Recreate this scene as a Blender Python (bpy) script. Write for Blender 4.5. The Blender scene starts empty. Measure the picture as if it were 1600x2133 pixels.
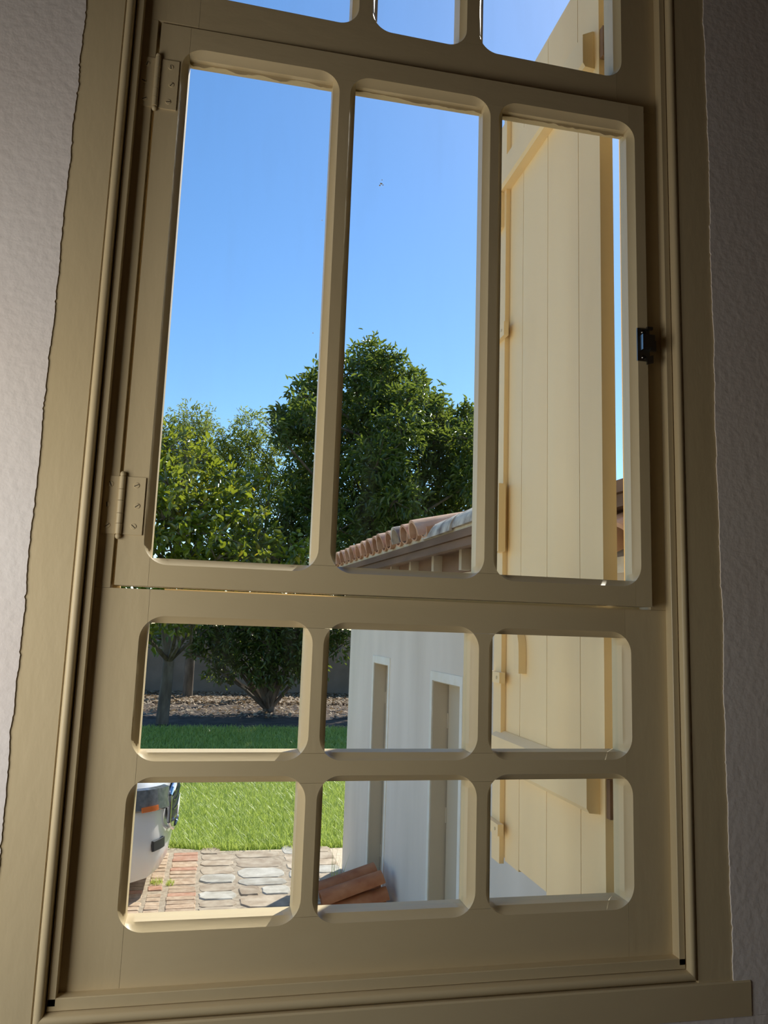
import bpy, math, random
import numpy as np
from mathutils import Vector, Matrix

random.seed(7); rng = np.random.default_rng(7)
S = bpy.context.scene
COL = S.collection

# ------------------------------------------------------------------ camera, world, sun, lights, exposure
F_PX, W_PX = 1601.13, 1600.0
cam_d = bpy.data.cameras.new('camera'); cam = bpy.data.objects.new('camera', cam_d); COL.objects.link(cam)
yaw, pit, rol = math.radians(12.197), math.radians(8.457), math.radians(1.937)
fw = Vector((math.sin(yaw)*math.cos(pit), math.cos(yaw)*math.cos(pit), math.sin(pit)))
rt = Vector((math.cos(yaw), -math.sin(yaw), 0)); up = rt.cross(fw)
r2 = rt*math.cos(rol) + up*math.sin(rol); u2 = up*math.cos(rol) - rt*math.sin(rol)
cam.matrix_world = Matrix(((r2.x, u2.x, -fw.x, .0928), (r2.y, u2.y, -fw.y, -1.1939), (r2.z, u2.z, -fw.z, 1.4563), (0, 0, 0, 1)))
cam_d.sensor_fit = 'VERTICAL'; cam_d.sensor_height = 36.0; cam_d.sensor_width = 27.0
cam_d.lens = F_PX/2133.0*36.0
cam_d.clip_start = .02; cam_d.clip_end = 500
S.camera = cam

S.view_settings.view_transform = 'Standard'
try: S.view_settings.look = 'None'
except Exception: pass
S.view_settings.gamma = 1.0; S.view_settings.use_curve_mapping = False
S.view_settings.exposure = 0.0
S.cycles.max_bounces = 6; S.cycles.diffuse_bounces = 4; S.cycles.transparent_max_bounces = 10
S.cycles.glossy_bounces = 3; S.cycles.transmission_bounces = 3
S.cycles.use_adaptive_sampling = True; S.cycles.adaptive_threshold = .04
S.cycles.caustics_reflective = False; S.cycles.caustics_refractive = False
S.cycles.sample_clamp_indirect = 6.0

SUN_AZ, SUN_EL = math.radians(39.8), math.radians(45)   # azimuth from +Y towards +X
world = bpy.data.worlds.new('sky'); S.world = world; world.use_nodes = True
wn = world.node_tree; wn.nodes.clear()
sky = wn.nodes.new('ShaderNodeTexSky'); sky.sky_type = 'NISHITA'; sky.sun_disc = False
sky.sun_elevation = SUN_EL; sky.sun_rotation = SUN_AZ
sky.air_density = 1.0; sky.dust_density = 0.2; sky.ozone_density = 2.5; sky.altitude = 300
hsv = wn.nodes.new('ShaderNodeHueSaturation'); hsv.inputs['Saturation'].default_value = 1.2
bgn = wn.nodes.new('ShaderNodeBackground'); bgn.inputs['Strength'].default_value = 0.192
wo = wn.nodes.new('ShaderNodeOutputWorld')
wn.links.new(sky.outputs[0], hsv.inputs['Color']); wn.links.new(hsv.outputs[0], bgn.inputs['Color']); wn.links.new(bgn.outputs[0], wo.inputs['Surface'])

sd = bpy.data.lights.new('sun', 'SUN'); sun = bpy.data.objects.new('sun', sd); COL.objects.link(sun)
sd.energy = 5.8; sd.angle = math.radians(.53); sd.color = (1, .95, .86)
sdir = Vector((math.sin(SUN_AZ)*math.cos(SUN_EL), math.cos(SUN_AZ)*math.cos(SUN_EL), math.sin(SUN_EL)))
sun.rotation_euler = sdir.to_track_quat('Z', 'Y').to_euler(); sun.location = sdir*30

def area(name, loc, target, sx, sy, power, color):
    d = bpy.data.lights.new(name, 'AREA'); d.shape = 'RECTANGLE'; d.size = sx; d.size_y = sy; d.energy = power; d.color = color
    o = bpy.data.objects.new(name, d); COL.objects.link(o); o.location = loc
    o.rotation_euler = (Vector(loc)-Vector(target)).to_track_quat('Z', 'Y').to_euler()
    return o
# added fill lamp for the interior, standing in for light from the left
area('room_fill', (-.74, -.56, 1.42), (0, 0, 1.50), .60, .75, 6.8, (1, .955, .87))

# ------------------------------------------------------------------ helpers
def tag(o, label=None, cat=None, group=None, kind=None):
    if label: o['label'] = label
    if cat: o['category'] = cat
    if group: o['group'] = group
    if kind: o['kind'] = kind
    return o
def empty(name, loc=(0, 0, 0), rz=0.0):
    o = bpy.data.objects.new(name, None); COL.objects.link(o); o.location = loc; o.rotation_euler = (0, 0, rz)
    o.empty_display_size = .1
    return o
class MB:
    """collects geometry of one mesh; world coordinates, shifted to the root's location when built"""
    def __init__(s): s.v = []; s.f = []; s.mi = []
    def add(s, vs, fs, m=0):
        n = len(s.v); s.v += [tuple(float(c) for c in p) for p in vs]; s.f += [tuple(n+i for i in f) for f in fs]; s.mi += [m]*len(fs); return s
    def box(s, a, b, m=0):
        (x0, y0, z0), (x1, y1, z1) = a, b
        return s.add([(x0,y0,z0),(x1,y0,z0),(x1,y1,z0),(x0,y1,z0),(x0,y0,z1),(x1,y0,z1),(x1,y1,z1),(x0,y1,z1)],
              [(0,3,2,1),(4,5,6,7),(0,1,5,4),(1,2,6,5),(2,3,7,6),(3,0,4,7)], m)
    def obox(s, M, h, m=0):
        h = Vector(h); vs = [M @ Vector((sx*h.x, sy*h.y, sz*h.z)) for sz in (-1, 1) for sx, sy in ((-1,-1),(1,-1),(1,1),(-1,1))]
        return s.add(vs, [(0,3,2,1),(4,5,6,7),(0,1,5,4),(1,2,6,5),(2,3,7,6),(3,0,4,7)], m)
    def cyl(s, p0, p1, r0, r1=None, n=12, m=0, caps=True):
        r1 = r0 if r1 is None else r1; p0 = Vector(p0); p1 = Vector(p1); d = (p1-p0).normalized()
        a = d.orthogonal().normalized(); b = d.cross(a)
        vs = [p+(a*math.cos(2*math.pi*i/n)+b*math.sin(2*math.pi*i/n))*r for p, r in ((p0, r0), (p1, r1)) for i in range(n)]
        fs = [(i, (i+1) % n, n+(i+1) % n, n+i) for i in range(n)]
        if caps: fs += [tuple(range(n-1, -1, -1)), tuple(range(n, 2*n))]
        return s.add(vs, fs, m)
    def tube(s, pts, rs, n=10, m=0):
        for i in range(len(pts)-1): s.cyl(pts[i], pts[i+1], rs[i], rs[i+1], n, m)
        return s
    def sphere(s, c, r, nu=12, nv=8, m=0, sc=(1, 1, 1)):
        c = Vector(c); vs = [c+Vector((0, 0, r*sc[2]))]; fs = []
        for j in range(1, nv):
            t = math.pi*j/nv
            for i in range(nu):
                q = 2*math.pi*i/nu; vs.append(c+Vector((r*sc[0]*math.sin(t)*math.cos(q), r*sc[1]*math.sin(t)*math.sin(q), r*sc[2]*math.cos(t))))
        vs.append(c-Vector((0, 0, r*sc[2]))); last = len(vs)-1
        for i in range(nu):
            fs.append((0, 1+i, 1+(i+1) % nu)); fs.append((last, last-nu+(i+1) % nu, last-nu+i))
            for j in range(nv-2): fs.append((1+j*nu+i, 1+(j+1)*nu+i, 1+(j+1)*nu+(i+1) % nu, 1+j*nu+(i+1) % nu))
        return s.add(vs, fs, m)
    def prism(s, prof, axis, a, b, m=0):
        """extrude a closed 2D profile along an axis: 'z' (x,y), 'x' (y,z), 'y' (x,z)"""
        f = {'z': lambda p, t: (p[0], p[1], t), 'x': lambda p, t: (t, p[0], p[1]), 'y': lambda p, t: (p[0], t, p[1])}[axis]
        n = len(prof); vs = [f(p, a) for p in prof]+[f(p, b) for p in prof]
        return s.add(vs, [(i, (i+1) % n, n+(i+1) % n, n+i) for i in range(n)]+[tuple(range(n-1, -1, -1)), tuple(range(n, 2*n))], m)
    def loft(s, loops, m=0, caps=True, closed=True):
        n = len(loops[0]); vs = [p for l in loops for p in l]; fs = []
        for k in range(len(loops)-1):
            for i in range(n if closed else n-1):
                j = (i+1) % n; fs.append((k*n+i, k*n+j, (k+1)*n+j, (k+1)*n+i))
        if caps: fs += [tuple(range(n-1, -1, -1)), tuple((len(loops)-1)*n+i for i in range(n))]
        return s.add(vs, fs, m)
    def mesh(s, name, mats, origin=(0, 0, 0), smooth=False, fix=True):
        me = bpy.data.meshes.new(name); o = Vector(origin)
        me.from_pydata([tuple(Vector(p)-o) for p in s.v], [], s.f)
        for mm in (mats if isinstance(mats, (list, tuple)) else [mats]): me.materials.append(mm)
        if any(s.mi): me.polygons.foreach_set('material_index', s.mi)
        if fix:
            import bmesh
            bm = bmesh.new(); bm.from_mesh(me); bmesh.ops.remove_doubles(bm, verts=bm.verts, dist=1e-6)
            bmesh.ops.recalc_face_normals(bm, faces=bm.faces); bm.to_mesh(me); bm.free()
        if smooth:
            me.polygons.foreach_set('use_smooth', [True]*len(me.polygons))
            try: me.set_sharp_from_angle(angle=math.radians(38))
            except Exception: pass
        me.update(); return me
    def build(s, name, mats, parent=None, origin=None, smooth=False, fix=True):
        if origin is None: origin = (0, 0, 0) if parent is None else ROOT.get(parent.name, (0, 0, 0))
        me = s.mesh(name, mats, origin, smooth, fix)
        o = bpy.data.objects.new(name, me); COL.objects.link(o)
        if parent: o.parent = parent; ROOT[o.name] = origin
        else: o.location = origin; ROOT[o.name] = tuple(origin)
        return o
ROOT = {}
def thing(name, loc, label, cat=None, group=None, kind=None, local=False, rz=0.0):
    o = empty(name, loc, rz); ROOT[o.name] = (0, 0, 0) if local else tuple(loc); return tag(o, label, cat, group, kind)
def inst(me, name, parent=None, M=None):
    o = bpy.data.objects.new(name, me); COL.objects.link(o)
    if parent: o.parent = parent
    if M is not None: o.matrix_local = M
    return o

# ------------------------------------------------------------------ materials
def mat(name, c1, c2=None, rough=.5, scale=8.0, bump=0.0, bscale=60.0, spec=.5, stretch=(1, 1, 1), metal=0.0, detail=4.0, lo=.35, hi=.65, coat=0.0, obj_var=0.0):
    m = bpy.data.materials.new(name); m.use_nodes = True; nt = m.node_tree; b = nt.nodes['Principled BSDF']
    b.inputs['Roughness'].default_value = rough; b.inputs['Metallic'].default_value = metal
    b.inputs['Specular IOR Level'].default_value = spec; b.inputs['Coat Weight'].default_value = coat
    tc = nt.nodes.new('ShaderNodeTexCoord'); mp = nt.nodes.new('ShaderNodeMapping'); mp.inputs['Scale'].default_value = stretch
    nt.links.new(tc.outputs['Object'], mp.inputs['Vector'])
    c2 = c2 or c1
    nz = nt.nodes.new('ShaderNodeTexNoise'); nz.inputs['Scale'].default_value = scale; nz.inputs['Detail'].default_value = detail
    rp = nt.nodes.new('ShaderNodeValToRGB'); rp.color_ramp.elements[0].position = lo; rp.color_ramp.elements[1].position = hi
    rp.color_ramp.elements[0].color = (*c1, 1); rp.color_ramp.elements[1].color = (*c2, 1)
    nt.links.new(mp.outputs[0], nz.inputs['Vector']); nt.links.new(nz.outputs['Fac'], rp.inputs['Fac'])
    out = rp.outputs['Color']
    if obj_var:
        oi = nt.nodes.new('ShaderNodeObjectInfo'); hs = nt.nodes.new('ShaderNodeHueSaturation')
        mr = nt.nodes.new('ShaderNodeMapRange'); mr.inputs['To Min'].default_value = 1-obj_var; mr.inputs['To Max'].default_value = 1+obj_var
        nt.links.new(oi.outputs['Random'], mr.inputs['Value']); nt.links.new(mr.outputs[0], hs.inputs['Value']); nt.links.new(out, hs.inputs['Color']); out = hs.outputs['Color']
        # shift the pattern per piece
        cb = nt.nodes.new('ShaderNodeVectorMath'); cb.operation = 'ADD'; sc = nt.nodes.new('ShaderNodeVectorMath'); sc.operation = 'SCALE'; sc.inputs['Scale'].default_value = 17.0
        cx = nt.nodes.new('ShaderNodeCombineXYZ')
        for k in range(3): nt.links.new(oi.outputs['Random'], cx.inputs[k])
        nt.links.new(cx.outputs[0], sc.inputs[0]); nt.links.new(mp.outputs[0], cb.inputs[0]); nt.links.new(sc.outputs[0], cb.inputs[1]); nt.links.new(cb.outputs[0], nz.inputs['Vector'])
    nt.links.new(out, b.inputs['Base Color'])
    if bump:
        n2 = nt.nodes.new('ShaderNodeTexNoise'); n2.inputs['Scale'].default_value = bscale; n2.inputs['Detail'].default_value = 5
        bp = nt.nodes.new('ShaderNodeBump'); bp.inputs['Strength'].default_value = bump; bp.inputs['Distance'].default_value = .004
        nt.links.new(mp.outputs[0], n2.inputs['Vector']); nt.links.new(n2.outputs['Fac'], bp.inputs['Height']); nt.links.new(bp.outputs[0], b.inputs['Normal'])
    return m
def leaf_mat(name, c1, c2, trans, rough=.38, tmix=.45, spec=.5):
    m = bpy.data.materials.new(name); m.use_nodes = True; nt = m.node_tree; b = nt.nodes['Principled BSDF']; out = nt.nodes['Material Output']
    b.inputs['Roughness'].default_value = rough; b.inputs['Specular IOR Level'].default_value = spec
    geo = nt.nodes.new('ShaderNodeNewGeometry'); rp = nt.nodes.new('ShaderNodeValToRGB')
    rp.color_ramp.elements[0].color = (*c1, 1); rp.color_ramp.elements[1].color = (*c2, 1)
    tr = nt.nodes.new('ShaderNodeBsdfTranslucent'); mx = nt.nodes.new('ShaderNodeMixShader'); mx.inputs[0].default_value = tmix
    mu = nt.nodes.new('ShaderNodeMix'); mu.data_type = 'RGBA'; mu.inputs[0].default_value = .65
    nt.links.new(geo.outputs['Random Per Island'], rp.inputs['Fac']); nt.links.new(rp.outputs[0], b.inputs['Base Color'])
    nt.links.new(rp.outputs[0], mu.inputs[6]); mu.inputs[7].default_value = (*trans, 1)
    nt.links.new(mu.outputs[2], tr.inputs['Color'])
    nt.links.new(b.outputs[0], mx.inputs[1]); nt.links.new(tr.outputs[0], mx.inputs[2]); nt.links.new(mx.outputs[0], out.inputs['Surface'])
    return m
def glass_mat(name, tint=(.97, .985, .98), dust=.025):
    m = bpy.data.materials.new(name); m.use_nodes = True; nt = m.node_tree; nt.nodes.clear()
    out = nt.nodes.new('ShaderNodeOutputMaterial'); lw = nt.nodes.new('ShaderNodeLayerWeight'); lw.inputs['Blend'].default_value = .5
    pw = nt.nodes.new('ShaderNodeMath'); pw.operation = 'POWER'; pw.inputs[1].default_value = 5.0
    fr = nt.nodes.new('ShaderNodeMath'); fr.operation = 'MULTIPLY_ADD'; fr.inputs[1].default_value = .45; fr.inputs[2].default_value = .02
    nt.links.new(lw.outputs['Facing'], pw.inputs[0]); nt.links.new(pw.outputs[0], fr.inputs[0])
    t = nt.nodes.new('ShaderNodeBsdfTransparent'); t.inputs['Color'].default_value = (*tint, 1)
    g = nt.nodes.new('ShaderNodeBsdfGlossy'); g.inputs['Roughness'].default_value = .01
    mx = nt.nodes.new('ShaderNodeMixShader'); nt.links.new(fr.outputs[0], mx.inputs[0]); nt.links.new(t.outputs[0], mx.inputs[1]); nt.links.new(g.outputs[0], mx.inputs[2])
    tc = nt.nodes.new('ShaderNodeTexCoord'); mp = nt.nodes.new('ShaderNodeMapping'); mp.inputs['Scale'].default_value = (9, 9, 1.6)
    nz = nt.nodes.new('ShaderNodeTexNoise'); nz.inputs['Scale'].default_value = 3.0; nz.inputs['Detail'].default_value = 6
    mr = nt.nodes.new('ShaderNodeMapRange'); mr.inputs['From Min'].default_value = .5; mr.inputs['From Max'].default_value = .85; mr.inputs['To Max'].default_value = dust
    d = nt.nodes.new('ShaderNodeBsdfDiffuse'); d.inputs['Color'].default_value = (.8, .8, .78, 1)
    m2 = nt.nodes.new('ShaderNodeMixShader')
    nt.links.new(tc.outputs['Object'], mp.inputs['Vector']); nt.links.new(mp.outputs[0], nz.inputs['Vector']); nt.links.new(nz.outputs['Fac'], mr.inputs['Value'])
    nt.links.new(mr.outputs[0], m2.inputs[0]); nt.links.new(mx.outputs[0], m2.inputs[1]); nt.links.new(d.outputs[0], m2.inputs[2]); nt.links.new(m2.outputs[0], out.inputs['Surface'])
    return m
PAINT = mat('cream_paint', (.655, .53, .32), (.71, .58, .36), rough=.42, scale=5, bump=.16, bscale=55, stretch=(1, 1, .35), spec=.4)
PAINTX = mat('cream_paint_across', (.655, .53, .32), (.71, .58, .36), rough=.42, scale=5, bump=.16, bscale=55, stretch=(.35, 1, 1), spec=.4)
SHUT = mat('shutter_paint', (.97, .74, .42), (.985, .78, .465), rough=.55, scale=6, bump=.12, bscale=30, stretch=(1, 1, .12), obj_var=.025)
PLASTER = mat('white_plaster', (.86, .785, .745), (.90, .84, .81), rough=.9, scale=3, bump=.35, bscale=70, spec=.1)
LIME = mat('lime_wash', (.80, .69, .56), (.95, .83, .69), rough=.9, scale=2.6, bump=.15, bscale=25, stretch=(1, 1, .22), spec=.1, lo=.3, hi=.7)
LIMEB = mat('white_surround', (.93, .84, .68), (.97, .90, .77), rough=.85, scale=14, bump=.2, bscale=60, spec=.1)
DOORP = mat('tan_door_paint', (.60, .49, .34), (.66, .54, .38), rough=.6, scale=4, stretch=(1, 1, .2))
DARK = mat('dark_gap', (.02, .015, .01), rough=.9)
DWOOD = mat('old_dark_wood', (.14, .078, .042), (.30, .18, .105), rough=.8, scale=5, bump=.3, bscale=25, stretch=(1, .2, 1))
RAFTER = mat('pale_rafter', (.55, .45, .32), (.62, .52, .38), rough=.8, scale=8)
TILE = mat('terracotta_tile', (.52, .27, .15), (.66, .42, .28), rough=.85, scale=10, bump=.35, bscale=60, obj_var=.14)
TILEG = mat('weathered_tile', (.22, .17, .14), (.70, .62, .50), rough=.9, scale=9, bump=.4, bscale=50, obj_var=.1, lo=.35, hi=.6)
TILEO = mat('new_clay_tile', (.40, .125, .04), (.56, .22, .085), rough=.75, scale=9, bump=.3, bscale=50, obj_var=.12)
MORTAR = mat('lime_mortar', (.66, .56, .40), (.76, .67, .50), rough=.95, scale=20, bump=.5, bscale=60)
BRICK = mat('paving_brick', (.43, .29, .185), (.60, .45, .31), rough=.9, scale=18, bump=.4, bscale=60, obj_var=.16)
BRICKR = mat('red_paving_brick', (.46, .22, .13), (.56, .34, .23), rough=.9, scale=18, bump=.4, bscale=60, obj_var=.1)
STONE = mat('grey_paving_stone', (.40, .36, .29), (.60, .56, .48), rough=.9, scale=9, bump=.5, bscale=40, obj_var=.12)
STONEB = mat('ochre_paving_stone', (.38, .29, .20), (.56, .46, .34), rough=.9, scale=9, bump=.5, bscale=40, obj_var=.14)
BOUNCE = mat('pale_bounce_ground', (.58, .475, .34), (.70, .585, .43), rough=.95, scale=25, bump=.5, bscale=80)  # ground colour raised to throw warm bounce at the shutter
JOINTD = mat('earthy_joint', (.34, .27, .19), (.50, .41, .30), rough=.95, scale=25, bump=.5, bscale=80)
SOIL = mat('lawn_soil', (.12, .19, .03), (.20, .29, .05), rough=.95, scale=6, bump=.5, bscale=30)
LITTERG = mat('shade_darkened_soil', (.06, .04, .028), (.13, .09, .06), rough=.95, scale=4, bump=.6, bscale=20)  # soil tone darkened to deepen the shade under the trees
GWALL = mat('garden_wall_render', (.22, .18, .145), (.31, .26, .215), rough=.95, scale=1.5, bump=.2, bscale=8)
BARK = mat('bark', (.10, .075, .055), (.20, .16, .12), rough=.95, scale=8, bump=.7, bscale=22, stretch=(1, 1, .3))
WOODD = mat('dark_ceiling_boards', (.10, .065, .04), (.16, .10, .065), rough=.6, scale=3, stretch=(.2, 2, 1))
WALLD = mat('dark_ochre_wall', (.26, .20, .14), (.32, .25, .18), rough=.9, scale=3)  # even dark tone on the unseen walls, keeps room bounce low
OUTER = mat('ochre_bounce_damper', (.42, .36, .28), (.50, .44, .35), rough=.95, scale=5)
FLOORM = mat('floor_boards', (.17, .11, .07), (.24, .16, .10), rough=.5, scale=3, stretch=(.2, 2, 1))
STEEL = mat('dull_steel', (.30, .29, .27), (.36, .35, .33), rough=.28, metal=1.0, scale=30)
SCREWM = mat('screw_steel', (.12, .115, .11), rough=.25, metal=1.0)
GLASS = glass_mat('window_glass')
FLECK = mat('white_speck', (.92, .92, .9), rough=.8)
CARW = mat('white_car_paint', (.80, .80, .80), rough=.25, coat=.6, spec=.5)
CARB = mat('black_plastic', (.018, .018, .02), rough=.45)
CHROME = mat('chrome', (.72, .72, .74), rough=.12, metal=1.0)
LAMPG = mat('lamp_lens', (.10, .11, .12), (.16, .17, .18), rough=.08, spec=.8, scale=30)
AMBER = mat('amber_lens', (.75, .18, .03), rough=.2)
RUBBER = mat('tyre_rubber', (.02, .02, .02), rough=.8)
CARG = mat('car_window', (.02, .025, .03), rough=.05, spec=.8)
LEAF_A = leaf_mat('glossy_leaf', (.035, .075, .012), (.23, .27, .03), (.60, .66, .04), rough=.22, tmix=.36, spec=1.0)
LEAF_AY = leaf_mat('yellow_leaf', (.34, .34, .02), (.48, .36, .03), (.75, .62, .03), rough=.32, tmix=.5)
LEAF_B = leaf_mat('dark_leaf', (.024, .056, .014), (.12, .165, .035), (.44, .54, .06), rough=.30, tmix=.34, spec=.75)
LEAF_C = leaf_mat('feathery_leaf', (.10, .14, .03), (.22, .25, .06), (.55, .62, .08), rough=.5, tmix=.5)
GRASS = leaf_mat('grass_blade', (.28, .38, .05), (.58, .66, .19), (.80, .90, .20), rough=.36, tmix=.42, spec=.5)
LITTER = leaf_mat('dry_leaf', (.24, .15, .08), (.55, .42, .28), (.5, .34, .18), rough=.7, tmix=.15)

# ------------------------------------------------------------------ the room
WY0, WY1 = -.0285, .115          # inner and outer face of the window wall
ZC = 3.35
def jag(n, a=.0014):
    out = []; w_ = 0.0
    for _ in range(n):
        w_ = w_*.93+random.gauss(0, a*.22); out.append(w_+random.uniform(-a, a)*.28+(random.uniform(-.0018, .0012) if random.random() < .05 else 0))
    return out
def wall_piece(mb, x0, x1, z0, z1, edge=None):
    """solid wall piece; edge = side whose visible border is ragged plaster"""
    if not edge: return mb.box((x0, WY0, z0), (x1, WY1, z1))
    if edge in 'LR':
        n = max(2, int((z1-z0)/.004)); zs = np.linspace(z0, z1, n+1); j = jag(n+1)
        pts = [(x1+j[i] if edge == 'R' else x0+j[i], zs[i]) for i in range(n+1)]
        prof = pts+([(x0, z1), (x0, z0)] if edge == 'R' else [(x1, z1), (x1, z0)])
    else:
        n = max(2, int((x1-x0)/.004)); xs = np.linspace(x0, x1, n+1); j = jag(n+1, .0009)
        pts = [(xs[i], z1+j[i] if edge == 'T' else z0+j[i]) for i in range(n+1)]
        prof = pts+([(x1, z0), (x0, z0)] if edge == 'T' else [(x1, z1), (x0, z1)])
    return mb.prism(prof, 'y', WY0, WY1)
w = MB()
wall_piece(w, -.93, -.1655, .916, ZC, 'R'); wall_piece(w, .9405, 2.4, .916, ZC, 'L')
wall_piece(w, -.93, -.197, .864, .916, 'R'); wall_piece(w, .9705, 2.4, .864, .916, 'L')
wall_piece(w, -.93, 2.4, -.65, .864, 'T'); wall_piece(w, -.1655, .9405, 2.985, ZC)
tag(w.build('wall_front', PLASTER), 'white rough plastered wall around the cream window', kind='structure')
tag(MB().box((-.93, -3.6, -.12), (2.4, WY0, 0)).build('floor', FLOORM), 'wooden board floor of the room below the window', kind='structure')
tag(MB().box((-.93, -3.6, ZC), (2.4, WY1, ZC+.12)).build('ceiling', WOODD), 'dark board ceiling above the window', kind='structure')
w = MB(); w.box((-.93, -3.6, 0), (-.78, -1.0, ZC)).box((-.93, -.16, 0), (-.78, WY0, ZC)).box((-.93, -1.0, 1.85), (-.78, -.16, ZC))  # opening made up to hold the fill lamp
tag(w.build('wall_left', WALLD), 'ochre side wall with an opening made up for the fill lamp, left of the window', kind='structure')
tag(MB().box((2.4, -3.6, 0), (2.55, WY0, ZC)).build('wall_right', WALLD), 'ochre side wall right of the window', kind='structure')
w = MB(); w.box((-.93, -3.75, 0), (2.4, -3.6, ZC))
tag(w.build('wall_back', WALLD), 'ochre back wall of the room, behind the viewer', kind='structure')

w = MB(); w.box((-.93, WY1, -.65), (-.12, WY1+.006, 3.4)).box((.90, WY1, -.65), (2.4, WY1+.006, 3.4)).box((-.12, WY1, -.65), (.90, WY1+.006, .905)).box((-.12, WY1, 2.96), (.90, WY1+.006, 3.4))  # thin sheet added outside to dim bounce light on the shutter edge
tag(w.build('outer_bounce_sheet', OUTER), 'thin ochre sheet added over the unseen outer wall face to dim bounce', kind='structure')
# casing: flat board, groove, bead, inner strip
def casing(side):
    sg = 1 if side == 'L' else -1
    X = (lambda a: a) if side == 'L' else (lambda a: .7725-a)
    P = [(-.172, -.0265), (-.1062, -.0265), (-.1058, -.0252), (-.1048, -.0252)]
    for k in range(9):
        t = math.pi*k/8; P.append((-.0985-.0060*math.cos(t), -.0238-.0052*math.sin(t)))
    P += [(-.0922, -.0195), (-.0913, -.0160), (-.0900, -.0160), (-.0893, -.0175), (-.0795, -.0175), (-.0787, -.0165), (-.0785, .06), (-.172, .06)]
    return [(X(a), b) for a, b in P], P
trim_defs = []
for nm, side, lab in (('trim_1', 'L', 'cream painted window casing with a bead, left of the panes'), ('trim_2', 'R', 'cream painted window casing with a bead, right of the panes')):
    prof, P = casing(side)
    root = thing(nm, (prof[0][0], 0, .95), lab, kind='structure')
    X = [p[0] for p in prof]
    board = prof[:4]+[(prof[3][0], .06), (prof[0][0], .06)]
    bead = [prof[3]]+prof[4:15]+[(prof[14][0], .05), (prof[3][0], .05)]
    strip = prof[15:21]+[(prof[15][0], .06)]
    zb = .9165
    MB().prism(board, 'z', zb, 2.99).build('casing_board', PAINT, root)
    # bead is mitred at the foot against the sill bead
    def mitre(pr):
        mb = MB(); n = len(pr); x_out = prof[3][0]; L = []
        for (x, y) in pr: L.append((x, y, .9185+abs(x-x_out)*1.0))
        mb.add([*L, *[(x, y, 2.99) for x, y in pr]], [(i, (i+1) % n, n+(i+1) % n, n+i) for i in range(n)]+[tuple(range(n-1, -1, -1)), tuple(range(n, 2*n))]); return mb
    mitre(bead).build('bead', PAINT, root, smooth=True)
    MB().prism(strip, 'z', .9405, 2.99).build('inner_strip', PAINT, root)
root = thing('trim_3', (.38, 0, .89), 'cream painted sill board with horns, below the panes', kind='structure')
b = MB(); n = 90; xs = np.linspace(-.1985, .9705, n)
b.prism([(-.0300, .8640), (-.0305, .9140), (-.0290, .9165), (.06, .9165), (.06, .8640)], 'x', -.1985, .9700); b.build('sill_board', PAINTX, root)
bp = [(-.0235, .9185)]+[(-.0238-.0052*math.sin(math.pi*k/8), .9250-.0060*math.cos(math.pi*k/8)) for k in range(9)]+[(-.0195, .9318), (-.0160, .9330), (.05, .9330), (.05, .9185)]
mb = MB(); m_ = len(bp)
mb.add([(-.1046+(z-.9185), y, z) for y, z in bp]+[(.8771-(z-.9185), y, z) for y, z in bp], [(i, (i+1) % m_, m_+(i+1) % m_, m_+i) for i in range(m_)]+[tuple(range(m_-1, -1, -1)), tuple(range(m_, 2*m_))]); mb.build('bead', PAINTX, root, smooth=True)
MB().prism([(-.0175, .9345), (-.0175, .9490), (-.0165, .9500), (.06, .9505), (.06, .9345)], 'x', -.0893, .8618).build('inner_strip', PAINTX, root)

# ------------------------------------------------------------------ window joinery
CH, CD = .0105, .012; RR = 3.414*CH; DEP = .046; GAP = .00035
def off(s, L):
    """stop-chamfer offset at distance s along an aperture edge of length L"""
    def h(t):
        if t <= 0: return 0
        if t >= RR-CH: return CH
        return max(0., CH-RR+math.sqrt(RR*RR-(RR-CH-t)**2))
    return min(h(s), h(L-s))
def member(x0, x1, z0, z1, T=(), B=(), L=(), R=(), dep=DEP):
    """a stile, rail or muntin in the x-z plane, front at y=0; T,B,L,R = aperture intervals chamfered on that side"""
    pts = []
    def side(a, b, ivs, horizontal, const, sgn):
        rev = b < a; lo, hi = min(a, b), max(a, b); ts = [(lo, 0.0)]
        for (p, q) in ivs:
            q0, q1 = max(p, lo), min(q, hi)
            m = [q0, q1]+[p+RR*f for f in (.04, .1, .18, .28, .4, .55, .707)]+[q-RR*f for f in (.04, .1, .18, .28, .4, .55, .707)]
            for t in sorted(set(round(v, 6) for v in m if q0 <= v <= q1)): ts.append((t, off(t-p, q-p)))
        ts.append((hi, off(hi-ivs[-1][0], ivs[-1][1]-ivs[-1][0]) if ivs and ivs[-1][1] > hi else 0.0))
        out = []
        for t in ts:
            if not out or t[0]-out[-1][0] > 1e-5: out.append(t)
        if rev: out = out[::-1]
        for t, o in out[:-1]:
            pts.append(((t, const), (t, const+sgn*o), o) if horizontal else ((const, t), (const+sgn*o, t), o))
    side(x0, x1, B, True, z0, +1); side(z0, z1, R, False, x1, -1); side(x1, x0, T, True, z1, -1); side(z1, z0, L, False, x0, +1)
    n = len(pts); mb = MB()
    Fv = [(p[1][0], 0, p[1][1]) for p in pts]
    Mid = [(p[0][0]+(p[1][0]-p[0][0])*.42, CD*.72 if p[2] > 1e-5 else CD*.5, p[0][1]+(p[1][1]-p[0][1])*.42) for p in pts]
    Mv = [(p[0][0], CD, p[0][1]) for p in pts]; Bv = [(p[0][0], dep, p[0][1]) for p in pts]
    mb.loft([Fv, Mid, Mv, Bv], caps=True)
    return mb
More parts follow.
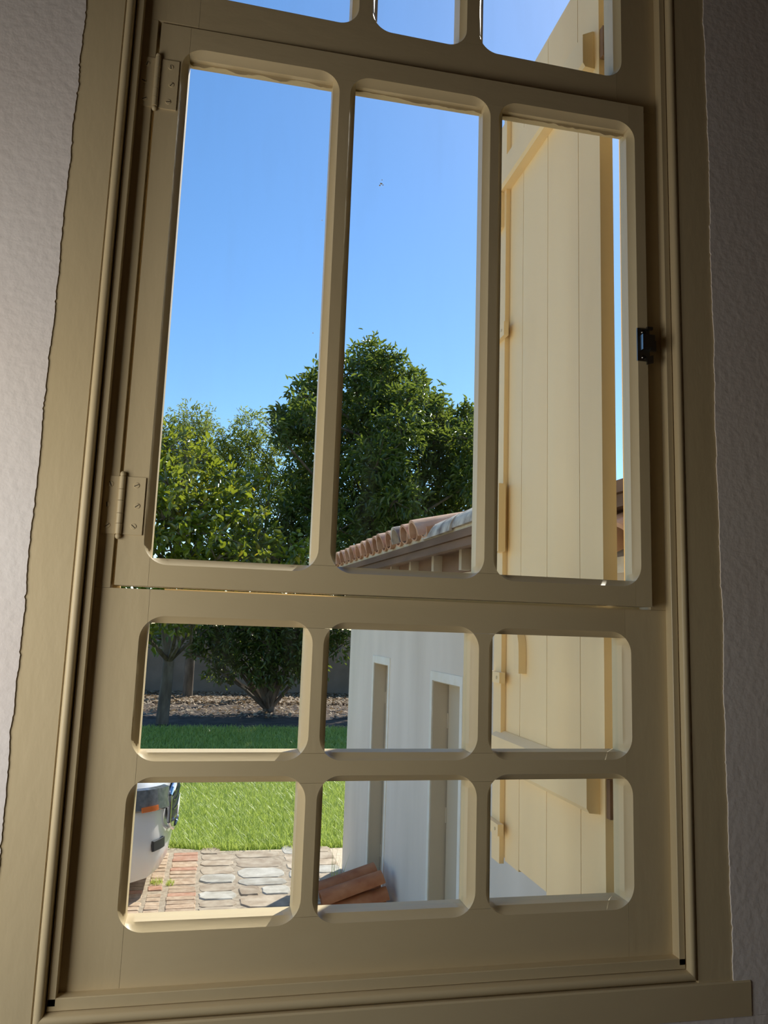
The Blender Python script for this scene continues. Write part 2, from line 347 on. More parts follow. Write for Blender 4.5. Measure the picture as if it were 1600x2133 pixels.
def joinery(root, stiles, rails, muntins, panes, gy=.026, rebate=True, names=True):
    for a in stiles: member(**a).build('stile', PAINT, root, smooth=True)
    for a in rails: member(**a).build('rail', PAINTX, root, smooth=True)
    for a in muntins: member(**a).build('muntin', PAINT, root, smooth=True)
    out = []
    for (x0, x1, z0, z1) in panes:
        o = MB().box((x0-.004, gy, z0-.004), (x1+.004, gy+.003, z1+.004)).build('glass_pane', GLASS, root); out.append(o)
    return out
# fixed frame: six lower panes, opening for the casement, transom above
fx = thing('window_1', (.387, 0, .95), 'cream fixed window frame with six small lower panes and a transom of three panes', kind='structure', local=True)
fx.location = (0, 0, 0)
A0, A1, B0, B1, C0, C1 = 0.0, .2352, .2730, .5045, .5425, .7738
R1T, R1B, R2T, R2B = 1.4500, 1.2630, 1.2203, 1.0315
OB, OT = 1.4990, 2.4315; TB, TT = 2.5035, 2.94
OLX, ORX = -.0571, .8230; FLX, FRX = -.082, .8545
g = GAP
rows = [(R2B, R2T), (R1B, R1T)]
tiv = [(.008, .2653), (.3108, .4637), (.5088, .7705)]
stiles = [dict(x0=FLX, x1=A0-g, z0=.9495, z1=OB, R=rows), dict(x0=C1+g, x1=FRX, z0=.9495, z1=OB, L=rows),
          dict(x0=FLX, x1=OLX, z0=OB+g, z1=OT-g), dict(x0=ORX, x1=FRX, z0=OB+g, z1=OT-g),
          dict(x0=FLX, x1=.008-g, z0=OT, z1=2.99, R=[(TB, TT)]), dict(x0=.7705+g, x1=FRX, z0=OT, z1=2.99, L=[(TB, TT)])]
cols = [(A0, A1), (B0, B1), (C0, C1)]
rails = [dict(x0=A0, x1=C1, z0=.9495, z1=R2B, T=cols), dict(x0=A0, x1=C1, z0=R2T, z1=R1B, T=cols, B=cols), dict(x0=A0, x1=C1, z0=R1T, z1=OB, B=cols),
         dict(x0=.008, x1=.7705, z0=OT, z1=TB, T=tiv), dict(x0=.008, x1=.7705, z0=TT, z1=2.99, B=tiv)]
mun = []
for (z0, z1) in rows:
    mun += [dict(x0=A1, x1=B0, z0=z0+g, z1=z1-g, L=[(z0, z1)], R=[(z0, z1)]), dict(x0=B1, x1=C0, z0=z0+g, z1=z1-g, L=[(z0, z1)], R=[(z0, z1)])]
mun += [dict(x0=.2653, x1=.3108, z0=TB+g, z1=TT-g, L=[(TB, TT)], R=[(TB, TT)]), dict(x0=.4637, x1=.5088, z0=TB+g, z1=TT-g, L=[(TB, TT)], R=[(TB, TT)])]
joinery(fx, stiles, rails, mun, [(a, b, z0, z1) for z0, z1 in rows for a, b in cols]+[(a, b, TB, TT) for a, b in tiv])
jm = MB(); jm.box((.841, .0465, .90), (.945, .118, 2.99)).build('outer_jamb', PAINT, fx)
jm = MB(); jm.box((-.165, .0465, .90), (-.064, .118, 2.99)).build('outer_jamb', PAINT, fx)
jm = MB(); jm.prism([(.0465, .90), (.0465, .958), (.150, .935), (.150, .90)], 'x', -.064, .841).build('outer_sill', PAINTX, fx)
# stop beads behind the casement, closing the gap
st = MB(); st.box((OLX-.001, .0385, OB), (OLX+.010, .046, OT)).box((OLX+.01, .0385, OT-.010), (ORX, .046, OT+.001)).box((OLX+.075, .0385, OB-.001), (.30, .046, OB+.0034)).box((.30, .0375, OB-.001), (ORX, .046, OB+.0060)); st.build('stop_bead', PAINT, fx)

# casement sash, a little ajar (hinged on the left)
sw = thing('window_2', (OLX, 0, 0), 'cream casement sash with three tall panes, slightly ajar, hinged on the left', kind='structure', local=True, rz=math.radians(-1.25))
SB, ST, SAB, SAT, SR = 1.5035, 2.4275, 1.5466, 2.3805, .8712
su = [(.0535, .2938), (.3333, .5640), (.6005, .8415)]
joinery(sw, [dict(x0=.0055, x1=.0535-g, z0=SB, z1=ST, R=[(SAB, SAT)], dep=.036), dict(x0=.8415+g, x1=SR, z0=SB, z1=ST, L=[(SAB, SAT)], dep=.036)],
    [dict(x0=.0535, x1=.8415, z0=SB, z1=SAB, T=su, dep=.036), dict(x0=.0535, x1=.8415, z0=SAT, z1=ST, B=su, dep=.036)],
    [dict(x0=su[0][1], x1=su[1][0], z0=SAB+g, z1=SAT-g, L=[(SAB, SAT)], R=[(SAB, SAT)], dep=.036), dict(x0=su[1][1], x1=su[2][0], z0=SAB+g, z1=SAT-g, L=[(SAB, SAT)], R=[(SAB, SAT)], dep=.036)],
    [(a, b, SAB, SAT) for a, b in su], gy=.022)
for k_, (a, b) in enumerate(su):
    nn_ = 46; xs = np.linspace(a, b, nn_); low = []; w_ = 0.0
    for q in range(nn_):
        w_ = w_*.8+random.gauss(0, .0009); low.append(max(.0008, .0034+w_+(.0026*math.sin(q*.5+k_) if k_ == 0 else 0)))
    MB().prism([(x, SAT-l) for x, l in zip(xs, low)]+[(b, SAT+.001), (a, SAT+.001)], 'y', .0206, .0218).build('putty_edge', PAINT, sw)
sp = MB()
for (x, z, r) in ((.386, 2.212, .0022), (.3835, 2.2085, .0016), (.389, 2.210, .0013), (.387, 2.219, .0009), (.281, 1.93, .0009), (.277, 1.845, .0010), (.287, 2.13, .0009)):
    k = 7; c = [(x+r*random.uniform(.5, 1.2)*math.cos(2*math.pi*i/k), z+r*random.uniform(.5, 1.2)*math.sin(2*math.pi*i/k)) for i in range(k)]
    sp.prism(c, 'y', .0212, .022)
tag(sp.build('dirt_speck', FLECK, sw), 'small white specks stuck to the glass')
# hinges: leaves, knuckles, screws
def hinge(zc):
    hg = MB(); x = .0055
    hg.box((x-.0245, -.0022, zc-.0435), (x-.0042, .0, zc+.0435))
    h = hg.build('hinge', PAINT, sw)
    MB().box((x+.0052, -.0022, zc-.0435), (x+.0335, .0, zc+.0435)).build('hinge_leaf', PAINT, h)
    bz = zc-.0435; seg = [.0, .0155, .031, .050, .067, .087]
    k = MB()
    for i in range(5): k.cyl((x, -.0040, bz+seg[i]+.0003), (x, -.0040, bz+seg[i+1]-.0003), .0046, n=16)
    for zz in (bz, bz+.087):
        k.sphere((x, -.0040, zz+(.003 if zz > zc else -.003)), .0042, sc=(1, 1, 1.15))
    k.build('hinge_knuckle', PAINT, h, smooth=True)
    for sx in (-.0165, .0205):
        for dz in (-.031, 0, .031):
            a = random.uniform(0, 3.1); cx, cz = x+sx+(.003 if dz == 0 else 0)*(1 if sx > 0 else -1), zc+dz
            s = MB(); s.cyl((cx, -.0031, cz), (cx, -.0015, cz), .0040, .0046, n=14)
            M = Matrix.Translation((cx, -.0031, cz)) @ Matrix.Rotation(a, 4, 'Y')
            s.obox(M, (.0036, .0002, .0005), 1)
            s.build('screw', [PAINT, DARK], h)
hinge(1.6220); hinge(2.3170)
# latch on the closing stile
lx = .8500
la = MB(); la.box((lx, -.0030, 1.933), (lx+.0235, 0, 1.993)); la = la.build('latch', STEEL, sw); tag(la, 'dark steel window latch')
MB().prism([(lx+.004, 1.9505), (lx+.0105, 1.9545), (lx+.027, 1.9545), (lx+.027, 1.9780), (lx+.0105, 1.9780), (lx+.004, 1.9780)], 'y', -.0150, -.0030).build('latch_body', STEEL, la)
MB().box((lx+.021, -.011, 1.9500), (lx+.0315, -.004, 1.9690)).build('latch_lever', STEEL, la)
MB().prism([(lx+.0165, 1.926), (lx+.0285, 1.930), (lx+.0285, 1.944), (lx+.0165, 1.940)], 'y', -.0065, -.0030).build('latch_tongue', STEEL, la)
MB().box((lx+.017, -.0075, 1.9905), (lx+.028, -.003, 1.9955)).build('latch_lug', STEEL, la)
for zz in (1.9400, 1.9865):
    s = MB(); s.cyl((lx+.0115, -.0046, zz), (lx+.0115, -.003, zz), .0030, .0042, n=14); s.box((lx+.0095, -.0048, zz-.0004), (lx+.0135, -.0045, zz+.0004), 1).box((lx+.0111, -.0048, zz-.002), (lx+.0119, -.0045, zz+.002), 1)
    s.build('screw', [SCREWM, DARK], la, smooth=True)

# ------------------------------------------------------------------ shutter outside, swung open square to the wall
XS, TH = .785, .028
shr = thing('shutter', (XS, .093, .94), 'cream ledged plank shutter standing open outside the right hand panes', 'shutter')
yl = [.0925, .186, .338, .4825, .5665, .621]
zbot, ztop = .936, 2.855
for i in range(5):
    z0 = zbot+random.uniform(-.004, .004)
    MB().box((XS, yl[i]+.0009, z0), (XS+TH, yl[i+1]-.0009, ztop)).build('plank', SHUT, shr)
for z0, z1 in ((1.140, 1.222), (2.600, 2.685), (1.88, 1.885)):
    if z1-z0 < .01: continue
    MB().prism([(XS, z0), (XS-.021, z0+.002), (XS-.026, z0+.010), (XS-.026, z1-.012), (XS-.004, z1), (XS, z1)], 'y', .112, .600).build('batten', SHUT, shr)
MB().box((XS-.012, .570, .925), (XS-.0005, .6205, 2.80)).build('bolt_bar', SHUT, shr)
for z0, z1, y0, y1, t in ((2.190, 2.226, .545, .628, .024), (1.645, 1.812, .552, .592, .030), (1.333, 1.358, .545, .630, .026), (.992, 1.017, .545, .630, .026), (2.50, 2.60, .585, .628, .028)):
    gb = MB().box((XS-t, y0, z0), (XS-.012, y1, z1)).build('bolt_guide', SHUT, shr)
    for yy in (y0+.018, y1-.018):
        zz = (z0+z1)/2
        if z1-z0 > .05: zz = z0+.012 if yy < (y0+y1)/2 else z1-.012
        MB().cyl((XS-t-.001, yy, zz), (XS-t, yy, zz), .004, n=10).build('screw', PAINT, gb)
h = MB(); pth = [(.462, 1.362), (.462, 1.40), (.464, 1.43), (.474, 1.455), (.495, 1.475), (.52, 1.485)]
loops = []
for (y, z) in pth: loops.append([(XS-.018, y-.014, z), (XS-.0005, y-.016, z), (XS-.0005, y+.016, z), (XS-.018, y+.014, z)])
h.loft(loops); h.build('handle', SHUT, shr, smooth=True)
MB().cyl((XS-.022, .585, 1.735), (XS-.03, .585, 1.735), .012, .010, n=14).build('bolt_knob', SHUT, shr, smooth=True)
for zc in (1.172, 2.642):
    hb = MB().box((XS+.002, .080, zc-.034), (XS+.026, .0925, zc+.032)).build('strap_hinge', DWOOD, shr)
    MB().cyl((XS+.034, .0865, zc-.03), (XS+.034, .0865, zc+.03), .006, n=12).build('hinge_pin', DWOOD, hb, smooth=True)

# ------------------------------------------------------------------ outside ground
G = -.644
def plane(name, x0, x1, y0, y1, z, m, lab):
    o = MB().add([(x0, y0, z), (x1, y0, z), (x1, y1, z), (x0, y1, z)], [(0, 1, 2, 3)]).build(name, m, fix=False); return tag(o, lab, kind='structure')
plane('lawn_ground', -60, 60, 6.30, 14.9, G-.02, SOIL, 'green lawn ground behind the paving')
plane('soil_ground', -60, 60, 14.9, 90, G-.02, LITTERG, 'bare brown soil under the trees, darkened for their shade')
pv = thing('pavement', (0, 5, G), 'courtyard paving of old bricks and pale stones', kind='structure')
MB().add([(-60, WY1, G-.001), (60, WY1, G-.001), (60, 6.38, G-.001), (.25, 6.42, G-.001), (-1.0, 6.88, G-.001), (-60, 6.88, G-.001)], [(0, 1, 2, 3, 4, 5)]).build('bounce_bed', BOUNCE, pv, fix=False)  # mostly unseen yard ground, made pale to bounce light onto the shutter
MB().add([(-1.25, 3.6, G+.0005), (1.32, 3.6, G+.0005), (1.32, 6.36, G+.0005), (.25, 6.40, G+.0005), (-1.25, 6.9, G+.0005)], [(0, 1, 2, 3, 4)]).build('joint_bed', JOINTD, pv, fix=False)
def slab_mesh(name, poly, h, m, bev=.008):
    mb = MB(); n = len(poly); cx = sum(p[0] for p in poly)/n; cy = sum(p[1] for p in poly)/n
    L0 = [(x, y, -.02) for x, y in poly]; L1 = [(x, y, h-bev) for x, y in poly]
    L2 = []
    for x, y in poly:
        d = math.hypot(x-cx, y-cy) or 1; k = max(0, 1-bev/d); L2.append((cx+(x-cx)*k, cy+(y-cy)*k, h+random.uniform(-.002, .002)))
    mb.loft([L0, L1, L2]); return mb.mesh(name, m)
def put(me, name, x, y, rz=0, z=0): return inst(me, name, pv, Matrix.Translation((x, y-5, z)) @ Matrix.Rotation(rz, 4, 'Z'))
def brickshape(L, Wd, m, nm):
    a, b_ = L/2-.002, Wd/2-.0025; q = .007
    return slab_mesh(nm, [(-a+q, -b_), (a-q, -b_+random.uniform(0, .004)), (a, -b_+q), (a, b_-q), (a-q, b_), (-a+q, b_-random.uniform(0, .004)), (-a, b_-q), (-a, -b_+q)], .005, m)
BM = [brickshape(.225, .088, BRICK, 'brick') for _ in range(4)]+[brickshape(.225, .088, BRICKR, 'brick')]
BH = [brickshape(.115, .088, BRICK, 'brick') for _ in range(3)]+[brickshape(.115, .115, BRICKR, 'brick')]
def column(xc, meshes, y0, y1, red):
    y = y0
    while y < y1:
        k = len(meshes)-1 if random.random() < red else random.randrange(len(meshes)-1)
        put(meshes[k], 'brick', xc+random.uniform(-.006, .006), y, random.uniform(-.03, .03), random.uniform(-.004, .004)); y += .0890
for xc in (-.635, -.405): column(xc, BM, 4.3, 6.65, .06)
column(-.008, BM, 4.3, 6.4, .22)
y = 4.3
while y < 6.4:
    if abs(y-5.43) > .07: put(BH[random.randrange(3)], 'brick', -.21, y, random.uniform(-.05, .05), random.uniform(-.004, .003))
    y += .0890
put(BH[3], 'brick', -.212, 5.44, .06, .003)
for xc in (-1.09, -.86): column(xc, BM, 4.6, 6.8, .05)
# irregular stones
def stone(x0, x1, y0, y1, m):
    cx, cy = (x0+x1)/2, (y0+y1)/2; a, c = (x1-x0)/2+.001, (y1-y0)/2+.001
    poly = []
    for k in range(14):
        t = 2*math.pi*k/14+random.uniform(-.1, .1); ct, s_ = math.cos(t), math.sin(t); q = random.uniform(4, 9)
        rr = (abs(ct)**q+abs(s_)**q)**(-1/q)*random.uniform(.94, 1.02); poly.append((a*ct*rr, c*s_*rr))
    put(slab_mesh('stone', poly, .007, m), 'stone', cx, cy, random.uniform(-.04, .04), random.uniform(-.004, .004))
WH = [(5.52, 5.74, 0), (5.45, 5.70, 1)]
y = 4.3
while y < 6.35:
    hgt = random.uniform(.13, .22)
    if 5.50 < y < 5.62: hgt = .21
    stone(.125, .412 if random.random() < .7 else .30, y, y+hgt, STONE if 5.45 < y < 5.6 or random.random() < .35 else STONEB); y += hgt+.012
y = 4.3
while y < 6.35:
    hgt = random.uniform(.17, .27); sp_ = random.random()
    if 5.2 < y < 5.75 or sp_ > .5: stone(.43, .83, y, y+hgt, STONE if 5.1 < y < 5.8 else STONEB)
    else: stone(.43, .60, y, y+hgt, STONEB); stone(.61, .84, y, y+hgt*.95, STONE)
    y += hgt+.014
for x0 in (.86, 1.10):
    y = 4.0
    while y < 6.35:
        hgt = random.uniform(.16, .3); stone(x0, x0+.225, y, y+hgt, random.choice([STONE, STONEB, STONEB])); y += hgt+.014

# weeds between the bricks
def blades(n, cx, cy, r, hmin, hmax, z=G, wd=.006, lean=.35):
    mb = MB()
    for _ in range(n):
        a = random.uniform(0, 6.28); q = r*math.sqrt(random.random()); x, y = cx+q*math.cos(a), cy+q*math.sin(a); hh = random.uniform(hmin, hmax); b_ = random.uniform(0, 6.28); l = hh*random.uniform(.1, lean)
        ux, uy = math.cos(b_+1.57)*wd/2, math.sin(b_+1.57)*wd/2; lx_, ly_ = math.cos(b_)*l, math.sin(b_)*l
        mb.add([(x-ux, y-uy, z), (x+ux, y+uy, z), (x+ux*.7+lx_*.35, y+uy*.7+ly_*.35, z+hh*.55), (x-ux*.7+lx_*.35, y-uy*.7+ly_*.35, z+hh*.55), (x+lx_, y+ly_, z+hh)], [(0, 1, 2, 3), (3, 2, 4)])
    return mb
tag(blades(60, -.21, 5.56, .05, .02, .06).build('weed', GRASS, origin=(-.21, 5.56, G), fix=False), 'green weed growing above the red paving brick', 'weed', 'weeds in the paving')
tag(blades(45, -.10, 5.52, .04, .02, .05).build('weed', GRASS, origin=(-.10, 5.52, G), fix=False), 'small green weed right beside the larger paving weed', 'weed', 'weeds in the paving')
tag(blades(9, 1.19, 5.2, .05, .22, .38, wd=.006, lean=.28).build('grass_tuft', GRASS, origin=(1.19, 5.2, G), fix=False), 'thin grass tuft at the foot of the outbuilding corner', 'grass tuft')

# lawn blades (numpy, one mesh)
def grass_field(name, x0, x1, y0, y1, n, hmin, hmax, wd, mt, lab, dens=None):
    x = rng.uniform(x0, x1, n); y = rng.uniform(y0, y1, n); hh = rng.uniform(hmin, hmax, n); a = rng.uniform(0, 2*np.pi, n); l = hh*rng.uniform(.15, 1.5, n)
    y = np.where(y < 6.9, np.maximum(y, np.where(x < .25, 6.42+np.clip(.25-x, 0, 1.25)*.368, 6.42)+rng.uniform(0, .12, n)), y)
    ux, uy = -np.sin(a)*wd/2, np.cos(a)*wd/2; lx_, ly_ = np.cos(a)*l, np.sin(a)*l; z = np.full(n, G-.02)
    V = np.stack([np.stack([x-ux, y-uy, z], 1), np.stack([x+ux, y+uy, z], 1), np.stack([x+ux*.7+lx_*.4, y+uy*.7+ly_*.4, z+hh*.6], 1), np.stack([x-ux*.7+lx_*.4, y-uy*.7+ly_*.4, z+hh*.6], 1), np.stack([x+lx_, y+ly_, z+hh], 1)], 1).reshape(-1, 3)
    i = np.arange(n)*5; me = bpy.data.meshes.new(name)
    Fq = np.stack([i, i+1, i+2, i+3], 1); Ft = np.stack([i+3, i+2, i+4], 1)
    fast_mesh(me, V, Fq, Ft); me.materials.append(mt)
    o = bpy.data.objects.new(name, me); COL.objects.link(o); return tag(o, lab, 'grass', kind='stuff')
def fast_mesh(me, V, Fq, Ft=None):
    nq = len(Fq); nt_ = 0 if Ft is None else len(Ft)
    me.vertices.add(len(V)); me.vertices.foreach_set('co', np.asarray(V, dtype=np.float32).ravel())
    loops = np.asarray(Fq).ravel() if not nt_ else np.concatenate([np.asarray(Fq).ravel(), np.asarray(Ft).ravel()])
    me.loops.add(len(loops)); me.loops.foreach_set('vertex_index', loops.astype(np.int32))
    starts = np.concatenate([np.arange(nq)*4, nq*4+np.arange(nt_)*3]).astype(np.int32)
    me.polygons.add(nq+nt_); me.polygons.foreach_set('loop_start', starts)
    me.update(calc_edges=True); me.validate()
grass_field('lawn_grass', -3.2, 4.2, 6.43, 10.5, 120000, .04, .11, .007, GRASS, 'sunlit long green grass of the lawn behind the paving')
grass_field('lawn_grass_far', -5, 8, 10.72, 14.8, 52000, .05, .12, .018, GRASS, 'shaded green grass of the lawn under the trees')
# dry leaves on the soil, laid thick along one strip to draw it as sunlit
n = 24000; x = rng.uniform(-6, 10, n); y = np.where(rng.random(n) < .86, rng.uniform(19.5, 22.3, n), rng.uniform(16.4, 19.5, n)); a = rng.uniform(0, 6.28, n); s = rng.uniform(.03, .075, n); tx = rng.normal(0, .35, n); ty = rng.normal(0, .35, n); z = np.full(n, G+.01)+rng.uniform(0, .05, n)
ca, sa = np.cos(a)*s, np.sin(a)*s
def P4(dx, dy): X_ = x+ca*dx-sa*dy*.5; Y_ = y+sa*dx+ca*dy*.5; return np.stack([X_, Y_, z+tx*(X_-x)+ty*(Y_-y)], 1)
V = np.stack([P4(-1, 0), P4(0, -1), P4(1, 0), P4(0, 1)], 1).reshape(-1, 3); i = np.arange(n)*4
me = bpy.data.meshes.new('leaf_litter'); fast_mesh(me, V, np.stack([i, i+1, i+2, i+3], 1)); me.materials.append(LITTER)
o = bpy.data.objects.new('leaf_litter', me); COL.objects.link(o); tag(o, 'dry brown leaf litter in front of the garden wall', 'leaf litter', kind='stuff')
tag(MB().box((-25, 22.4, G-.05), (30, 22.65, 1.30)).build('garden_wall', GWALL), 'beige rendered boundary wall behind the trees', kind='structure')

# ------------------------------------------------------------------ outbuilding
bx, by = 1.334, 5.794; ang = math.radians(-2.5)
dv = Vector((math.sin(ang), math.cos(ang), 0)); nv = Vector((math.cos(ang), -math.sin(ang), 0))
def ob(s, o, z): return Vector((bx, by, G))-dv*s-nv*o+Vector((0, 0, z))     # s towards us, o out of the wall, z above the ground
oh = thing('outbuilding', (bx, by, G), 'grey limewashed outbuilding with two narrow doors and a clay tile roof', 'outbuilding')
def obox(mb, s0, s1, o0, o1, z0, z1, m=0):
    P = [ob(s, o, z) for z in (z0, z1) for s, o in ((s0, o0), (s1, o0), (s1, o1), (s0, o1))]
    return mb.add(P, [(0, 3, 2, 1), (4, 5, 6, 7), (0, 1, 5, 4), (1, 2, 6, 5), (2, 3, 7, 6), (3, 0, 4, 7)], m)
SE = 5.62; HW = 2.48
doors = [(.90, 1.33, 1.815), (2.36, 2.84, 1.785)]
w = MB(); s_prev = 0
for (a, c, ht) in doors:
    obox(w, s_prev, a, 0, -.35, 0, HW); obox(w, a, c, 0, -.35, ht, HW); s_prev = c
obox(w, s_prev, SE, 0, -.35, 0, HW); obox(w, 0, .35, -.35, -3.2, 0, HW)
w.build('wall', LIME, oh)
for (a, c, ht) in doors:
    fr = MB()
    obox(fr, a-.04, a, .006, -.012, 0, ht+.055); obox(fr, c, c+.04, .006, -.012, 0, ht+.055); obox(fr, a, c, .006, -.012, ht, ht+.055)
    fr.build('door_surround', LIMEB, oh)
    rv = MB(); obox(rv, a-.002, a+.006, -.002, -.30, 0, ht); obox(rv, c-.006, c+.002, -.002, -.30, 0, ht); obox(rv, a, c, -.002, -.30, ht-.006, ht+.002); rv.build('door_reveal', DOORP, oh)
    dl = MB(); obox(dl, a+.018, c-.012, -.098, -.13, .02, ht-.012); d_ = dl.build('door', DOORP, oh)
    gp = MB(); obox(gp, a+.006, a+.018, -.104, -.12, .02, ht-.01); gp.build('door_gap', DARK, d_)
    for zz in (.35, .95, 1.5):
        hh_ = MB(); obox(hh_, a+.007, a+.022, -.094, -.105, zz, zz+.09); hh_.build('door_hinge', DOORP, d_)
# eave woodwork
wo_ = MB(); obox(wo_, -.02, 5.6, .215, .175, 2.548, 2.588); wo_.build('fascia_board', DWOOD, oh)
wo_ = MB(); obox(wo_, -.02, 5.6, .200, .160, 2.505, 2.546); wo_.build('fascia_board', DWOOD, oh)
sf = MB(); obox(sf, -.02, 5.6, .175, -.02, 2.53, 2.55); sf.build('soffit_board', DWOOD, oh)
wp = MB(); obox(wp, 0, 5.6, .03, -.02, 2.415, 2.53); wp.build('wall_plate', DWOOD, oh)
for s0 in np.arange(.18, 5.5, .47):
    rf = MB(); obox(rf, s0, s0+.04, .085, .028, 2.415, 2.53); rf.build('rafter', RAFTER, oh)
# roof with barrel tiles
SL = math.tan(math.radians(15))
rfm = MB()
P = [ob(-.02, .20, 2.585), ob(2.8, .20, 2.585), ob(2.8, -3.0, 2.585+3.2*SL), ob(-.02, -3.0, 2.585+3.2*SL)]
rfm.add(P+[p-Vector((0, 0, .03)) for p in P], [(0, 1, 2, 3), (7, 6, 5, 4), (0, 4, 5, 1), (1, 5, 6, 2), (2, 6, 7, 3), (3, 7, 4, 0)])
roof = rfm.build('roof', MORTAR, oh)
def barrel(name, L, R0, R1, th, m, arc=180, nseg=12, zr=1.0):
    """half-pipe tile along +x, crown up"""
    mb = MB(); loops = []
    for t, R in ((0, R0), (.5, (R0+R1)/2), (1, R1)):
        lo = []
        for rr in (R, R-th):
            rg = range(nseg+1) if rr == R else range(nseg, -1, -1)
            for k in rg:
                q = math.radians(90-arc/2+arc*k/nseg); lo.append((t*L, rr*math.cos(q), rr*math.sin(q)*zr))
        loops.append(lo)
    mb.loft(loops); return mb.mesh(name, m, smooth=True)
TC = [barrel('roof_tile', .48, .088, .072, .014, TILE, zr=1.15), barrel('roof_tile', .48, .088, .072, .014, TILE, zr=1.1), barrel('roof_tile', .48, .09, .074, .014, TILEG, zr=1.15)]
TP = barrel('channel_tile', .48, .075, .085, .013, TILE, zr=.8)
def roofM(s, o, z, slope, flip=False, dz=0, tw=0):
    X = (-( -nv)*1.0); X = Vector((nv.x, nv.y, 0))*math.cos(slope)+Vector((0, 0, math.sin(slope)))   # up the slope (away from us, to the right)
    Y = Vector((dv.x, dv.y, 0)); Z = X.cross(Y).normalized()
    if flip: Z = -Z; Y = -Y
    p = ob(s, o, z)-Vector((bx, by, G))
    return Matrix(((X.x, Y.x, Z.x, p.x), (X.y, Y.y, Z.y, p.y), (X.z, Y.z, Z.z, p.z), (0, 0, 0, 1)))
slp = math.atan(SL); k = 0; s = .02
while s < 2.72:
    for r_ in range(6):
        o0 = .255-r_*.44*math.cos(slp)+random.uniform(-.012, .012); z0 = 2.628+(.20-o0)*SL
        me = TC[2] if (2.2 < s < 2.45 and r_ == 0) else TC[random.randrange(2)]
        if s > .9 and r_ > 1: continue
        inst(me, 'roof_tile', roof, roofM(s, o0, z0+r_*.004, slp))
        inst(TP, 'channel_tile', roof, roofM(s+.09, o0-.02, z0+.045, slp, flip=True))
    s += .18+random.uniform(-.006, .006); k += 1
# mortar bed under the tile ends
mm = MB(); obox(mm, -.02, 2.8, .20, .02, 2.58, 2.63); mm.build('mortar_bed', MORTAR, oh)
# long capping tiles lying along the eave, nearer to us
CT = barrel('capping_tile', .50, .105, .092, .016, TILEG, zr=1.0)
for i, s0 in enumerate((3.25, 3.70, 4.15)):
    X = (dv*1.0); Zv = Vector((0, 0, 1)); Yv = Zv.cross(X)
    p = ob(s0, .13, 2.595+i*.012)-Vector((bx, by, G))
    inst(CT, 'capping_tile', roof, Matrix(((X.x, Yv.x, Zv.x, p.x), (X.y, Yv.y, Zv.y, p.y), (X.z, Yv.z, Zv.z, p.z), (0, 0, 0, 1))))
mm = MB(); obox(mm, 2.72, 4.2, .205, -.10, 2.575, 2.63); mm.build('mortar_bed', MORTAR, oh)
# lower near roof seen past the shutter
SL2 = math.radians(26); nr = MB()
P = [ob(4.3, .22, 2.34), ob(5.6, .22, 2.34), ob(5.6, -1.6, 2.34+1.82*math.tan(SL2)), ob(4.3, -1.6, 2.34+1.82*math.tan(SL2))]
nr.add(P+[p-Vector((0, 0, .05)) for p in P], [(0, 1, 2, 3), (7, 6, 5, 4), (0, 4, 5, 1), (1, 5, 6, 2), (2, 6, 7, 3), (3, 7, 4, 0)])
near_roof = nr.build('near_roof', MORTAR, oh)
s = 4.35
while s < 5.55:
    for r_ in range(4):
        o0 = .27-r_*.42*math.cos(SL2); z0 = 2.365+(.22-o0)*math.tan(SL2)
        inst(TC[random.choice([0, 1, 1, 2])], 'roof_tile', near_roof, roofM(s, o0, z0, SL2))
    s += .185

# pile of spare clay tiles leaning on the outbuilding wall
PT = [barrel('roof_tile', .43, .085, .075, .014, TILEO, zr=.8), barrel('roof_tile', .42, .083, .076, .014, TILEO, zr=.75)]
labs = ['top near clay tile of the leaning pile by the outbuilding wall', 'top far clay tile of the leaning pile by the outbuilding wall']
pile = []
def pile_tile(x, y, z, tilt, yawd, label, flip=False):
    M = Matrix.Translation((x, y, z)) @ Matrix.Rotation(math.radians(yawd), 4, 'Z') @ Matrix.Rotation(-math.radians(tilt), 4, 'Y') @ (Matrix.Rotation(math.pi, 4, 'X') if flip else Matrix.Identity(4))
    o = inst(PT[len(pile) % 2], 'clay_tile', None, M); pile.append(o)
    return tag(o, label, 'roof tile', 'spare clay tiles piled by the outbuilding')
names_l = ['lowest', 'second lowest', 'third', 'fourth']
for lay in range(5):
    for c_, yy in enumerate((4.14, 4.33)):
        z = G+.005+lay*.072; tl = 4+lay*3.2
        nm_l = ['bottom layer', 'second layer', 'third layer', 'fourth layer', 'top layer'][lay]
        pile_tile(.955+.012*(lay % 2)-.01*lay, yy+random.uniform(-.012, .012), z, tl, random.uniform(-3, 3),
                  'orange clay tile in the %s of the leaning pile, %s' % (nm_l, 'nearer the window' if c_ == 0 else 'farther from the window'), flip=False)

# ------------------------------------------------------------------ trees
def leaf_quads(C, D, N, L, Wd, fold=.25, droop=.2):
    """C centres (n,3), D leaf directions, N normals; 6-vertex folded pointed leaf"""
    D = D/np.linalg.norm(D, axis=1, keepdims=True); Sd = np.cross(D, N); Sd /= np.linalg.norm(Sd, axis=1, keepdims=True)+1e-9; N = np.cross(Sd, D)
    L = L[:, None]; Wd = Wd[:, None]
    p0 = C; p1 = C+D*L*.35+Sd*Wd*.5+N*Wd*fold; p2 = C+D*L*.72+Sd*Wd*.36+N*Wd*fold*.6-N*L*droop*.3; p3 = C+D*L-N*L*droop
    p4 = C+D*L*.72-Sd*Wd*.36+N*Wd*fold*.6-N*L*droop*.3; p5 = C+D*L*.35-Sd*Wd*.5+N*Wd*fold
    V = np.stack([p0, p1, p2, p3, p4, p5], 1).reshape(-1, 3); i = np.arange(len(C))*6
    return V, np.concatenate([np.stack([i, i+1, i+2, i+3], 1), np.stack([i, i+3, i+4, i+5], 1)])
